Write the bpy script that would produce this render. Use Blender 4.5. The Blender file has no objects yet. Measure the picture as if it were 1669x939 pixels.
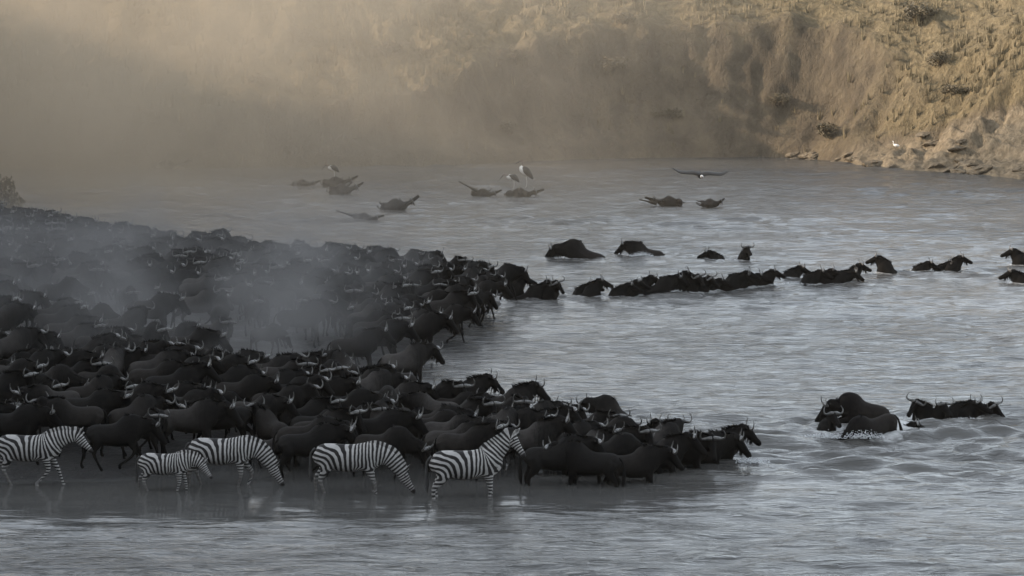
import bpy, bmesh, math, random
import numpy as np
from mathutils import Vector, Matrix, Euler, noise as mnoise

random.seed(7); np.random.seed(7)
C = bpy.context.scene.collection
PI = math.pi

# ---------------------------------------------------------------- camera
CAM_H, FPX, HOR = 11.0, 4000.0, -3.0           # height (m), focal length in photo pixels, horizon row
cam_d = bpy.data.cameras.new('camera'); cam = bpy.data.objects.new('camera', cam_d); C.objects.link(cam)
cam_d.sensor_width = 36.0; cam_d.lens = 36.0*FPX/1669.0
cam_d.clip_start = 0.5; cam_d.clip_end = 3000
cam.location = (0, 0, CAM_H)
cam.rotation_euler = (PI/2-math.atan((469.5-HOR)/FPX), 0, 0)
bpy.context.scene.camera = cam

# ---------------------------------------------------------------- world and sun
SUN_EL, SUN_AZ = math.radians(17), math.radians(-92)   # azimuth from +Y, sun stands to the left
scn = bpy.context.scene
world = bpy.data.worlds.new('World'); scn.world = world; world.use_nodes = True
wn = world.node_tree; wn.nodes.clear()
wo = wn.nodes.new('ShaderNodeOutputWorld'); wb = wn.nodes.new('ShaderNodeBackground')
ws = wn.nodes.new('ShaderNodeTexSky'); ws.sky_type = 'NISHITA'; ws.sun_disc = False
ws.sun_elevation = SUN_EL; ws.sun_rotation = SUN_AZ
ws.dust_density = 1.2; ws.air_density = 1.0
hs = wn.nodes.new('ShaderNodeHueSaturation'); hs.inputs['Saturation'].default_value = 0.22
tint = wn.nodes.new('ShaderNodeMix'); tint.data_type = 'RGBA'; tint.blend_type = 'MULTIPLY'; tint.inputs[0].default_value = 1
tint.inputs[7].default_value = (.94, 1.0, 1.055, 1)
wn.links.new(ws.outputs[0], hs.inputs['Color']); wn.links.new(hs.outputs[0], tint.inputs[6]); wn.links.new(tint.outputs[2], wb.inputs[0])
wb.inputs[1].default_value = 0.15
wn.links.new(wb.outputs[0], wo.inputs[0])
sd = bpy.data.lights.new('sun', 'SUN'); sun = bpy.data.objects.new('sun', sd); C.objects.link(sun)
sd.energy = 2.0; sd.angle = math.radians(0.6); sd.color = (1.0, 0.80, 0.58)
sv = Vector((math.sin(SUN_AZ)*math.cos(SUN_EL), math.cos(SUN_AZ)*math.cos(SUN_EL), math.sin(SUN_EL)))
sun.rotation_euler = sv.to_track_quat('Z', 'Y').to_euler()
scn.view_settings.view_transform = 'Standard'; scn.view_settings.look = 'None'
scn.view_settings.exposure = 1.85; scn.view_settings.gamma = 1.0
scn.cycles.use_denoising = True
scn.cycles.max_bounces = 6; scn.cycles.volume_bounces = 1; scn.cycles.diffuse_bounces = 2
scn.cycles.glossy_bounces = 3; scn.cycles.transmission_bounces = 2
scn.cycles.volume_step_rate = 1.0; scn.cycles.volume_max_steps = 64
scn.cycles.caustics_reflective = False; scn.cycles.caustics_refractive = False

# ---------------------------------------------------------------- helpers
def at(px, py, z=0.0):
    """the place on the level z that the photograph shows at column px, row py"""
    d = FPX*(CAM_H-z)/(py-HOR)
    # pitch is small, the depth is measured along the ground
    p = math.atan((469.5-HOR)/FPX); a = math.atan((py-469.5)/FPX)
    dist = (CAM_H-z)/math.tan(p+a)
    axial = dist*math.cos(p)+(CAM_H-z)*math.sin(p)
    return ((px-834.5)/FPX*axial, dist)

def tag(o, label=None, cat=None, group=None, kind=None):
    if label: o['label'] = label
    if cat: o['category'] = cat
    if group: o['group'] = group
    if kind: o['kind'] = kind
    return o

def link(name, me, mat=None, parent=None):
    o = bpy.data.objects.new(name, me); C.objects.link(o)
    if mat is not None and me is not None and len(me.materials) == 0: me.materials.append(mat)
    if parent is not None: o.parent = parent
    return o

def smooth(me):
    me.polygons.foreach_set('use_smooth', [True]*len(me.polygons)); me.update(); return me

def mesh_from(name, V, F):
    me = bpy.data.meshes.new(name); me.from_pydata([tuple(v) for v in V], [], F); me.update(); return me

def sstep(a, b, x):
    t = np.clip((x-a)/(b-a), 0, 1); return t*t*(3-2*t)

# ---- node material helper
class NM:
    def __init__(s, name):
        s.m = bpy.data.materials.new(name); s.m.use_nodes = True; s.t = s.m.node_tree
        s.t.nodes.clear(); s.out = s.n('ShaderNodeOutputMaterial')
    def n(s, typ, **kw):
        o = s.t.nodes.new(typ)
        for k, v in kw.items(): setattr(o, k, v)
        return o
    def l(s, a, b): s.t.links.new(a, b)
    def val(s, x):
        return x
    def math(s, op, a, b=None, clamp=False):
        m = s.n('ShaderNodeMath', operation=op, use_clamp=clamp)
        for i, v in enumerate((a, b)):
            if v is None: continue
            if isinstance(v, (int, float)): m.inputs[i].default_value = v
            else: s.l(v, m.inputs[i])
        return m.outputs[0]
    def ramp(s, f, pts, interp='LINEAR'):
        r = s.n('ShaderNodeValToRGB'); r.color_ramp.interpolation = interp
        e = r.color_ramp.elements
        while len(e) < len(pts): e.new(0.5)
        for i, (p, c) in enumerate(pts):
            e[i].position = p; e[i].color = (c, c, c, 1) if isinstance(c, (int, float)) else (*c, 1)
        s.l(f, r.inputs[0]); return r.outputs[0]
    def mix(s, f, a, b, mode='MIX'):
        m = s.n('ShaderNodeMix', data_type='RGBA', blend_type=mode)
        for sock, v in ((m.inputs[0], f), (m.inputs[6], a), (m.inputs[7], b)):
            if isinstance(v, (int, float)): sock.default_value = v if sock == m.inputs[0] else (v, v, v, 1)
            elif isinstance(v, tuple): sock.default_value = (*v, 1)
            else: s.l(v, sock)
        return m.outputs[2]
    def coords(s, scale=(1, 1, 1), obj=True, rot=(0, 0, 0)):
        tc = s.n('ShaderNodeTexCoord'); mp = s.n('ShaderNodeMapping')
        mp.inputs['Scale'].default_value = scale; mp.inputs['Rotation'].default_value = rot
        s.l(tc.outputs['Object' if obj else 'Generated'], mp.inputs[0]); return mp.outputs[0]
    def geo(s, scale=(1, 1, 1), rot=(0, 0, 0)):
        g = s.n('ShaderNodeNewGeometry'); mp = s.n('ShaderNodeMapping')
        mp.inputs['Scale'].default_value = scale; mp.inputs['Rotation'].default_value = rot
        s.l(g.outputs['Position'], mp.inputs[0]); return mp.outputs[0]
    def noise(s, vec, scale, detail=4, rough=0.55, dist=0.0):
        t = s.n('ShaderNodeTexNoise'); t.inputs['Scale'].default_value = scale
        t.inputs['Detail'].default_value = detail; t.inputs['Roughness'].default_value = rough
        t.inputs['Distortion'].default_value = dist
        if vec is not None: s.l(vec, t.inputs['Vector'])
        return t.outputs[0]
    def attr(s, name):
        a = s.n('ShaderNodeAttribute'); a.attribute_name = name; return a.outputs['Fac']
    def bump(s, h, strength, dist):
        b = s.n('ShaderNodeBump'); b.inputs['Strength'].default_value = strength
        b.inputs['Distance'].default_value = dist; s.l(h, b.inputs['Height']); return b.outputs[0]
    def bsdf(s, col, rough=0.7, normal=None, spec=0.4, **kw):
        p = s.n('ShaderNodeBsdfPrincipled')
        for sock, v in ((p.inputs['Base Color'], col), (p.inputs['Roughness'], rough)):
            if isinstance(v, (int, float)): sock.default_value = v if sock.name == 'Roughness' else (v, v, v, 1)
            elif isinstance(v, tuple): sock.default_value = (*v, 1)
            else: s.l(v, sock)
        p.inputs['Specular IOR Level'].default_value = spec
        for k, v in kw.items(): p.inputs[k.replace('_', ' ')].default_value = v
        if normal is not None: s.l(normal, p.inputs['Normal'])
        s.l(p.outputs[0], s.out.inputs[0]); return s.m

# ---------------------------------------------------------------- animal building
def catmull(P, sub):
    P = np.array(P, float); n = len(P); out = []
    for i in range(n-1):
        p0 = P[max(i-1, 0)]; p1 = P[i]; p2 = P[i+1]; p3 = P[min(i+2, n-1)]
        for k in range(sub):
            t = k/sub
            out.append(0.5*((2*p1)+(-p0+p2)*t+(2*p0-5*p1+4*p2-p3)*t*t+(-p0+3*p1-3*p2+p3)*t**3))
    out.append(P[-1]); return np.array(out)

def loft(V, F, st, lat=(0, 1, 0), seg=12, sub=3):
    """st: rows of x,y,z, lateral radius, vertical radius"""
    S = catmull(st, sub) if sub > 1 else np.array(st, float)
    P = S[:, :3]; n = len(S); lat = np.array(lat, float)
    T = np.gradient(P, axis=0); T /= np.linalg.norm(T, axis=1)[:, None]+1e-9
    base = len(V)
    for i in range(n):
        L = lat-T[i]*lat.dot(T[i]); L /= np.linalg.norm(L)+1e-9
        U = np.cross(T[i], L)
        for k in range(seg):
            a = 2*PI*k/seg
            V.append(P[i]+L*math.cos(a)*max(S[i, 3], .002)+U*math.sin(a)*max(S[i, 4], .002))
    for i in range(n-1):
        for k in range(seg):
            a = base+i*seg+k; b = base+i*seg+(k+1) % seg
            F.append((a, b, b+seg, a+seg))
    F.append(tuple(base+k for k in reversed(range(seg))))
    F.append(tuple(base+(n-1)*seg+k for k in range(seg)))

def remeshed(name, V, F, voxel, it=3):
    me = mesh_from(name+'_raw', V, F)
    bm = bmesh.new(); bm.from_mesh(me); bmesh.ops.recalc_face_normals(bm, faces=bm.faces); bm.to_mesh(me); bm.free()
    o = bpy.data.objects.new('tmp', me); C.objects.link(o)
    r = o.modifiers.new('r', 'REMESH'); r.mode = 'VOXEL'; r.voxel_size = voxel
    s = o.modifiers.new('s', 'SMOOTH'); s.factor = 0.5; s.iterations = it
    dg = bpy.context.evaluated_depsgraph_get()
    m2 = bpy.data.meshes.new_from_object(o.evaluated_get(dg)); m2.name = name
    bpy.data.objects.remove(o); bpy.data.meshes.remove(me)
    return smooth(m2)

def unit(v): v = np.array(v, float); return v/(np.linalg.norm(v)+1e-9)

def head_frame(yaw, pitch):
    y, p = math.radians(yaw), math.radians(pitch)
    d = np.array((math.cos(p)*math.cos(y), math.cos(p)*math.sin(y), math.sin(p)))
    l = unit(np.cross((0, 0, 1), d)); u = np.cross(d, l)
    return d, u, l

def leg_chain(kind, side, sw, lift, K):
    """sw: forward swing of the hoof; lift: bend of the knee or hock"""
    s = side
    if kind == 'f':
        return [(K['fx']-.02, s*K['w']*.9, .90, .10, .15), (K['fx']-.04+.1*sw, s*K['w']*.95, .70, .075, .10),
                (K['fx']+.02+.5*sw+.12*lift, s*K['w']*.86, .43+.05*lift, .047, .052),
                (K['fx']+.01+.8*sw-.02*lift, s*K['w']*.84, .24+.03*lift, .033, .036),
                (K['fx']+.00+sw-.14*lift, s*K['w']*.84, .11+.06*lift, .037, .038),
                (K['fx']+.05+sw-.16*lift, s*K['w']*.84, .02+.05*lift, .045, .05)]
    return [(K['hx']+.02, s*K['w']*.8, .95, .12, .19), (K['hx']+.07+.15*sw, s*K['w'], .74, .10, .14),
            (K['hx']-.03+.35*sw, s*K['w']*.92, .58, .06, .08),
            (K['hx']-.11+.5*sw-.03*lift, s*K['w']*.88, .47+.05*lift, .042, .055),
            (K['hx']-.08+.8*sw-.06*lift, s*K['w']*.86, .25+.05*lift, .034, .038),
            (K['hx']-.05+sw-.10*lift, s*K['w']*.86, .11+.06*lift, .038, .04),
            (K['hx']+.0+sw-.10*lift, s*K['w']*.86, .02+.05*lift, .045, .05)]

def add_skull(V, F, poll, fr, prof, ear, k=1.0):
    d, u, l = fr
    loft(V, F, [(*(poll+d*t*k+u*h*k), a*k, b*k) for t, h, a, b in prof], lat=l, seg=12, sub=3)
    for s in (-1, 1):                                       # ears grow from the skull
        e0 = poll+l*s*ear[0]*.6*k+u*ear[1]*k; e1 = poll+(l*s*ear[2]+u*ear[3]-d*ear[4])*k
        m = (e0+e1)/2+u*.01
        loft(V, F, [(*e0, .020*k, .022*k), (*m, .038*k, .024*k), (*e1, .014*k, .014*k)], lat=d, seg=6, sub=2)

def wilde(pose):
    """poses of the wildebeest: returns dict with meshes"""
    K = dict(fx=.42, hx=-.53, w=.155)
    poll = np.array(pose.get('poll', (.88, 0, 1.20)), float); fr = head_frame(*pose.get('head', (0, -50)))
    d, u, l = fr; V, F = [], []; bl = pose.get('bloat', 1.0); arch = pose.get('arch', 0)
    tors = [(-.71, .96, .05, .06), (-.66, .95, .15, .15), (-.51, .93, .21, .225), (-.30, .90, .235, .25),
            (-.08, .885, .26*bl, .28*bl), (.13, .91, .28*bl, .325*bl), (.31, .98, .265, .39), (.45, 1.02, .23, .385),
            (.57, 1.0, .17, .30), (.66, .98, .09, .18)]
    loft(V, F, [(x, 0, z+arch*math.cos(x*1.8), a, b) for x, z, a, b in tors], seg=16, sub=2)
    nb = np.array((.40, 0, 1.10)); nm = nb*.42+poll*.58-np.array((0, 0, .03))
    loft(V, F, [(*nb, .16, .29), (*((nb+nm)/2), .145, .26), (*nm, .118, .215), (*(poll-d*.03), .095, .15), (*(poll+d*.06), .07, .10)], lat=unit((np.array((0, 1, 0))+l)/2), seg=12, sub=2)
    add_skull(V, F, poll, fr, [(-.06, .02, .05, .07), (.02, .01, .10, .12), (.13, -.005, .095, .125), (.27, -.015, .080, .105),
              (.39, -.02, .068, .088), (.48, -.02, .074, .082), (.55, -.025, .062, .062), (.575, -.03, .03, .035)], (.08, .02, .24, .0, .06))
    sw = pose.get('sw', (0, 0, 0, 0)); lf = pose.get('lift', (0, 0, 0, 0))
    for i, (k, s) in enumerate((('f', 1), ('f', -1), ('h', 1), ('h', -1))):
        loft(V, F, [(x, y, z+arch*.6, a, b) for x, y, z, a, b in leg_chain(k, s, sw[i], lf[i], K)], seg=8, sub=2)
    body = remeshed('wildebeest_body', V, F, .030, 3)
    # tone: 0 grey-brown coat, 1 black face, legs and throat; streak: dark bars on neck and shoulder
    co = np.zeros(len(body.vertices)*3); body.vertices.foreach_get('co', co); co = co.reshape(-1, 3)
    hd = (co-poll).dot(d); rad = np.linalg.norm((co-poll)-hd[:, None]*d, axis=1)
    face = sstep(-.02, .12, hd)*(rad < .3)*(hd < .7)
    low = sstep(.62, .40, co[:, 2])*.45
    tone = np.clip(np.maximum(np.maximum(face, low*1.6), np.maximum(sstep(.05, .42, co[:, 0])*.82, sstep(.86, .70, co[:, 2])*.6)), 0, 1)
    a = body.attributes.new('tone', 'FLOAT', 'POINT'); a.data.foreach_set('value', tone)
    a = body.attributes.new('bars', 'FLOAT', 'POINT'); a.data.foreach_set('value', sstep(-.05, .35, co[:, 0])*sstep(.6, .9, co[:, 2])*(1-face))
    R = {'body': body}
    # horns: out, a little down, then up and in
    for s, nm_ in ((1, 'hornL'), (-1, 'hornR')):
        hv, hf = [], []
        hp = [(.0, .02, .11, .050), (.0, .09, .11, .047), (-.005, .165, .085, .037), (0, .235, .085, .027), (-.01, .28, .13, .020), (-.06, .285, .205, .014), (-.12, .24, .265, .005)]
        loft(hv, hf, [(*(poll+d*(a_+.05)+l*s*b_+u*c_), r, r) for a_, b_, c_, r in hp], lat=d, seg=7, sub=2)
        R[nm_] = smooth(mesh_from('horn', hv, hf))
    # mane: upright and hanging hair blades along the top of the neck
    mv, mf = [], []
    rnd = random.Random(3)
    for i in range(80):
        t = i/79; p = (np.array((.26, 0, 1.38))*(1-t)+(poll+u*.10-d*.02)*t)+np.array((0, 0, .035*math.sin(t*PI)))
        for s in (-1, 1):
            o_ = np.array((rnd.uniform(-.03, .03), s*rnd.uniform(.0, .03), -.03))
            tip = p+np.array((rnd.uniform(-.12, -.02), s*rnd.uniform(.02, .13), rnd.uniform(-.10, .075)))
            b = len(mv); mv += [p+o_+np.array((-.03, 0, 0)), p+o_+np.array((.03, 0, 0)), tip]; mf.append((b, b+1, b+2))
    R['mane'] = mesh_from('mane', mv, mf)
    bv, bf = [], []
    bp = catmull([poll+d*.32-u*.07, poll+d*.08-u*.10, nm*.5+poll*.5-np.array((-.02, 0, .13)), nm-np.array((-.03, 0, .17)), (.62, 0, .86)], 10)
    for i in range(40):                                        # beard: from chin down the throat to the chest
        t = i/39
        p = bp[int(t*(len(bp)-1))]
        for s in (-1, 1):
            tip = p+np.array((rnd.uniform(-.06, .02), s*rnd.uniform(0, .04), -rnd.uniform(.10, .22)*(1-.5*t)))
            q = p+np.array((0, s*.025, .03))
            b = len(bv); bv += [q+np.array((-.025, 0, 0)), q+np.array((.025, 0, 0)), tip]; bf.append((b, b+1, b+2))
    R['beard'] = mesh_from('beard', bv, bf)
    tv, tf = [], []
    ts = pose.get('tail', 0)
    loft(tv, tf, [(-.67, 0, 1.04+arch*.2, .03, .03), (-.76-ts*.1, .01, .95+ts*.1, .022, .022), (-.79-ts*.3, .02, .74+ts*.25, .028, .034), (-.78-ts*.45, .03, .48+ts*.35, .042, .05), (-.76-ts*.5, .03, .30+ts*.36, .006, .006)], seg=7, sub=2)
    R['tail'] = smooth(mesh_from('tail', tv, tf))
    return R

def zebra(pose):
    K = dict(fx=.44, hx=-.60, w=.15)
    poll = np.array(pose['poll']); fr = head_frame(*pose['head']); d, u, l = fr
    V, F = [], []
    tors = [(-.80, 1.02, .05, .06), (-.75, 1.0, .16, .17), (-.60, .985, .235, .255), (-.38, .95, .26, .29), (-.12, .92, .29, .305),
            (.12, .93, .285, .30), (.34, .965, .25, .305), (.50, .98, .21, .29), (.62, .99, .15, .22), (.70, .99, .08, .13)]
    loft(V, F, [(x, 0, z, a, b) for x, z, a, b in tors], seg=18, sub=2)
    nb = np.array((.44, 0, 1.06)); mid = np.array(pose.get('mid', tuple(nb*.5+poll*.5)))
    loft(V, F, [(*nb, .15, .235), (*(nb*.45+mid*.55), .125, .21), (*mid, .10, .175), (*(mid*.45+poll*.55), .088, .15), (*(poll-d*.02), .078, .12), (*(poll+d*.05), .06, .08)],
         lat=unit(np.array((0, 1, 0))+l), seg=14, sub=2)
    add_skull(V, F, poll, fr, [(-.07, .01, .04, .06), (.0, .0, .078, .105), (.10, -.015, .083, .125), (.22, -.02, .068, .10), (.34, -.015, .052, .072),
              (.44, -.015, .052, .062), (.50, -.02, .045, .048), (.525, -.025, .02, .025)], (.05, .075, .095, .245, .03))
    sw = pose.get('sw', (0, 0, 0, 0)); lf = pose.get('lift', (0, 0, 0, 0))
    for i, (k, s) in enumerate((('f', 1), ('f', -1), ('h', 1), ('h', -1))):
        loft(V, F, leg_chain(k, s, sw[i], lf[i], K), seg=9, sub=2)
    me = remeshed('zebra_body', V, F, .020, 4)
    co = np.zeros(len(me.vertices)*3); me.vertices.foreach_get('co', co); co = co.reshape(-1, 3)
    Pp = np.array((-.70, .72))
    sp = catmull([(-.7, 0, 1.0), (0, 0, 1.0), (.36, 0, 1.0), tuple(nb*.6+mid*.4), tuple(mid), tuple(poll), tuple(poll+d*.25), tuple(poll+d*.55)], 6)
    seg = np.linalg.norm(np.diff(sp, axis=0), axis=1); cum = np.concatenate(([0], np.cumsum(seg)))
    def s_of(X):
        """arclength along the spine, softly averaged so that no jump shows"""
        best = np.full(len(X), 1e9); val = np.zeros(len(X)); off = np.zeros(len(X))
        for i in range(len(seg)):
            a, b = sp[i], sp[i+1]; ab = b-a
            t = np.clip((X-a).dot(ab)/(ab.dot(ab)+1e-9), 0, 1)
            dd = np.linalg.norm(X-(a+t[:, None]*ab), axis=1)
            m = dd < best; best[m] = dd[m]; val[m] = cum[i]+t[m]*seg[i]
        return val
    def stripe(X):
        s = s_of(X); x, z = X[:, 0], X[:, 2]
        spoll = cum[30]; s0 = s.copy()
        s = np.where(s > spoll, spoll+(s-spoll)*1.9, s)
        s = s+.42*np.maximum(0, np.minimum(s, spoll)-.78)**1.0
        w = sstep(.12, -.55, x)
        rr = np.sqrt(np.maximum(s, 0.0)**2+w*1.0*((z-Pp[1])*1.05)**2)
        # front legs: rings across the leg
        k = sstep(.80, .62, z)*sstep(.05, .25, x)*(x < .95)*(s0 < cum[24])
        rl = (.44-Pp[0])+(.78-z)*1.5
        r = rr*(1-k)+rl*k
        hl = sstep(.74, .56, z)*sstep(-.2, -.4, x)
        r = r*(1-hl)+((.72-z)*1.25+.02)*hl
        return r/0.108, s0
    U, S = stripe(co)
    a = me.attributes.new('stripe', 'FLOAT', 'POINT'); a.data.foreach_set('value', U)
    hd = (co-poll).dot(d); rad = np.linalg.norm((co-poll)-hd[:, None]*d, axis=1)
    black = sstep(.39, .47, hd)*(rad < .2)*(hd < .7)
    black = np.maximum(black, sstep(.09, .06, co[:, 2]))
    a = me.attributes.new('black', 'FLOAT', 'POINT'); a.data.foreach_set('value', black)
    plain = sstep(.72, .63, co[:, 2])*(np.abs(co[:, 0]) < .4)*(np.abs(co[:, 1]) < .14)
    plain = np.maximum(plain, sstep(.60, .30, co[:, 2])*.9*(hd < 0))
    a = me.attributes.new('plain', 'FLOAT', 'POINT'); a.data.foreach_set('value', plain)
    R = {'body': me}
    # bristle mane, striped as the neck is
    mv, mf = [], []; side = np.array((0., 1, 0))
    pts = catmull([(.34, 0, 1.0), tuple(nb*.6+mid*.4), tuple(mid), tuple(mid*.45+poll*.55), tuple(poll-d*.02), tuple(poll+d*.07)], 10)
    rb = np.interp(np.linspace(0, 1, len(pts)), [0, .2, .4, .6, .8, 1], [.27, .205, .165, .14, .105, .085])
    T = np.gradient(pts, axis=0); T /= np.linalg.norm(T, axis=1)[:, None]
    for i, p in enumerate(pts):
        lt = side-T[i]*side.dot(T[i]); lt = unit(lt); up = np.cross(T[i], lt)
        tt = i/(len(pts)-1); hh = .095*min(1, tt*5+.1)*(1-.25*tt)+random.uniform(-.008, .008)
        for q, ww in ((-.02, .022), (hh*.6, .014), (hh, .004)):
            mv += [p+up*(rb[i]+q)+lt*ww, p+up*(rb[i]+q)-lt*ww]
    n = len(pts)
    for i in range(n-1):
        b = i*6; c = b+6
        for q in (0, 2): mf += [(b+q, c+q, c+q+2, b+q+2), (b+q+1, b+q+3, c+q+3, c+q+1)]
        mf.append((b+4, c+4, c+5, b+5))
    R['mane'] = mesh_from('mane', mv, mf)
    Um, _ = stripe(np.array(mv)); a = R['mane'].attributes.new('stripe', 'FLOAT', 'POINT'); a.data.foreach_set('value', Um)
    for nm_ in ('black', 'plain'):
        a = R['mane'].attributes.new(nm_, 'FLOAT', 'POINT'); a.data.foreach_set('value', np.zeros(len(mv)))
    tv, tf = [], []
    loft(tv, tf, [(-.77, 0, 1.13, .03, .03), (-.86, .01, 1.02, .022, .022), (-.88, .02, .80, .024, .028), (-.87, .02, .56, .04, .045), (-.85, .02, .36, .006, .006)], seg=7, sub=2)
    R['tail'] = smooth(mesh_from('tail', tv, tf))
    R['eye'] = []
    for s in (-1, 1):
        ev, ef = [], []; c0 = poll+d*.10+u*.035+l*s*.074
        loft(ev, ef, [(*(c0-d*.022), .004, .004), (*(c0-d*.01), .013, .013), (*(c0+d*.01), .013, .013), (*(c0+d*.022), .004, .004)], lat=l, seg=6, sub=1)
        R['eye'].append(mesh_from('eye', ev, ef))
    return R

# ---- coats
n = NM('wildebeest_coat')
oi = n.n('ShaderNodeObjectInfo')
v = n.coords((1, 1, 1)); n1 = n.noise(v, 5, 5, .6); n2 = n.noise(n.coords((14, 3, 3)), 2.2, 3, .6, .6)
base = n.mix(n.noise(n.coords(), 1.3, 2), (.013, .0122, .0118), (.033, .031, .0295))
base = n.mix(1.0, base, oi.outputs['Color'], 'MULTIPLY')
base = n.mix(n.ramp(n1, [(.3, 0), (.75, 1)]), base, n.mix(1.0, base, (.55, .53, .52), 'MULTIPLY'))
bars = n.math('MULTIPLY', n.ramp(n2, [(.47, 0), (.56, 1)]), n.attr('bars'))
base = n.mix(n.math('MULTIPLY', bars, .75), base, (.006, .0055, .0055))
base = n.mix(n.attr('tone'), base, (.0042, .0039, .0038))
M_WILD = n.bsdf(base, .72, n.bump(n.noise(n.coords((30, 30, 12)), 2, 4, .65), .5, .03), .05)
n = NM('wildebeest_mane'); v = n.coords(); M_HAIR = n.bsdf(n.mix(n.noise(v, 20, 2), (.003, .003, .003), (.010, .009, .0085)), .8, None, .08)
n = NM('wildebeest_horn'); v = n.coords((1, 1, 1)); M_HORN = n.bsdf(n.mix(n.ramp(n.noise(v, 18, 3), [(.35, 0), (.7, 1)]), (.025, .023, .021), (.095, .09, .083)), .32, None, .5)
n = NM('zebra_coat')
st = n.math('ADD', n.attr('stripe'), n.math('MULTIPLY', n.math('SUBTRACT', n.noise(n.coords(), 4.5, 2, .5), .5), .55))
wv = n.math('SINE', n.math('MULTIPLY', st, 2*PI))
bw = n.ramp(n.math('ADD', n.math('MULTIPLY', wv, .5), .5), [(.47, 0), (.64, 1)])
wh = n.mix(n.noise(n.coords(), 7, 4), (.17, .162, .154), (.37, .355, .34))
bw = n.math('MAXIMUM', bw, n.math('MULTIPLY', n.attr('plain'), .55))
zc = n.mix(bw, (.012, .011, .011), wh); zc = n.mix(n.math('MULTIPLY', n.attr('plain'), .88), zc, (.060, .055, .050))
zc = n.mix(n.attr('black'), zc, (.014, .012, .012))
M_ZEB = n.bsdf(zc, .65, n.bump(n.noise(n.coords(), 90, 3), .2, .01), .12)
n = NM('zebra_tail_hair'); M_ZT = n.bsdf(n.mix(n.noise(n.coords(), 12, 3), (.006, .006, .006), (.05, .047, .045)), .7)
n = NM('eye_dark'); M_EYE = n.bsdf((.008, .006, .005), .12, None, .6)
#==MARK_ANIMALS==

# ---------------------------------------------------------------- ground and river bed
def poly_world(pts): return np.array([at(*p) for p in pts])
LAND = poly_world([(-1500, 800), (-400, 787), (60, 782), (230, 776), (330, 758), (480, 733), (600, 700), (650, 640), (690, 590), (740, 545), (790, 508), (815, 494),
                   (760, 474), (560, 452), (400, 432), (250, 412), (100, 384), (-60, 340), (-500, 275), (-2500, 275)])
def sdist(x, y, P):
    """signed distance to the polygon, negative inside"""
    x = np.asarray(x, float); y = np.asarray(y, float)
    d = np.full(x.shape, 1e9); ins = np.zeros(x.shape, bool); n = len(P)
    for i in range(n):
        a, b = P[i], P[(i+1) % n]; e = b-a
        t = np.clip(((x-a[0])*e[0]+(y-a[1])*e[1])/(e@e), 0, 1)
        d = np.minimum(d, np.hypot(x-a[0]-t*e[0], y-a[1]-t*e[1]))
        c = ((a[1] > y) != (b[1] > y)) & (x < (b[0]-a[0])*(y-a[1])/(b[1]-a[1]+1e-12)+a[0])
        ins ^= c
    return np.where(ins, -d, d)
def fbm(x, y, f, seed=0, octv=4):
    """cheap smooth value noise"""
    r = np.random.RandomState(seed); tab = r.rand(256, 256)*2-1; out = 0; amp = 1; tot = 0
    for o in range(octv):
        X = x*f+o*17.3; Y = y*f+o*9.1; xi = np.floor(X).astype(int); yi = np.floor(Y).astype(int)
        u = X-xi; v = Y-yi; u = u*u*(3-2*u); v = v*v*(3-2*v)
        g = lambda i, j: tab[(xi+i) % 256, (yi+j) % 256]
        out = out+amp*((g(0, 0)*(1-u)+g(1, 0)*u)*(1-v)+(g(0, 1)*(1-u)+g(1, 1)*u)*v); tot += amp; amp *= .5; f *= 2.03
    return out/tot
def ground_z(x, y):
    x = np.asarray(x, float); y = np.asarray(y, float)
    s = sdist(x, y, LAND)
    land = .06+.09*np.minimum(-s, 5)+.02*np.maximum(-s-5, 0)
    bar = np.where(y < 58.6, .16+.085*np.maximum(0, x+1.0), 9)
    bar = bar+np.maximum(0, y-56.5)*.0
    bed = -np.minimum(np.minimum(.05+.085*np.maximum(s, 0), bar), 1.6)
    z = np.where(s < 0, land, bed)
    xb = np.interp(y, [20, 45, 60, 80, 100, 120, 150, 180], [-17, -18.5, -20, -23, -25.5, -27.5, -36, -44])
    hill = sstep(0, 26, xb-x)*np.interp(y, [0, 100, 125, 150], [HILL_H, HILL_H, HILL_H, HILL_H])  # left bank mostly out of view, height shaped to shade herd and dust
    near = sstep(26, 4, y)*9.3
    z = z+hill*(1+.12*fbm(x, y, .12, 5))+near
    return z+fbm(x, y, .45, 2)*.05*(s < 1)+np.clip((hill+near)*.15, 0, .5)*fbm(x, y, .5, 8)
HILL_H = 18.0
def grid_mesh(name, xs, ys, zf):
    X, Y = np.meshgrid(xs, ys); Z = zf(X, Y); nx, ny = len(xs), len(ys)
    co = np.stack([X, Y, Z], -1).reshape(-1, 3)
    i = np.arange((nx-1)*(ny-1)); r = i//(nx-1); c = i % (nx-1); a = r*nx+c
    q = np.stack([a, a+1, a+nx+1, a+nx], 1).ravel()
    me = bpy.data.meshes.new(name); me.vertices.add(len(co)); me.vertices.foreach_set('co', co.ravel())
    me.loops.add(len(q)); me.loops.foreach_set('vertex_index', q.astype(np.int32))
    me.polygons.add(len(i)); me.polygons.foreach_set('loop_start', np.arange(0, len(q), 4, dtype=np.int32))
    me.update(calc_edges=True); me.validate(); smooth(me)
    return me, co
n = NM('trampled_mud')
g1 = n.noise(n.geo(), .8, 5, .6); g2 = n.noise(n.geo(), 7, 4, .6)
mc = n.mix(n.ramp(g1, [(.35, 0), (.7, 1)]), (.017, .0155, .0145), (.034, .031, .028)); mc = n.mix(n.ramp(g2, [(.4, 0), (.7, .6)]), mc, (.014, .013, .012))
M_MUD = n.bsdf(mc, n.ramp(g1, [(.3, .35), (.7, .85)]), n.bump(g2, .6, .12), .4)
xs = np.concatenate([np.linspace(-160, -60, 30)[:-1], np.linspace(-60, 10, 180)[:-1], np.linspace(10, 90, 30)])
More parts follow.
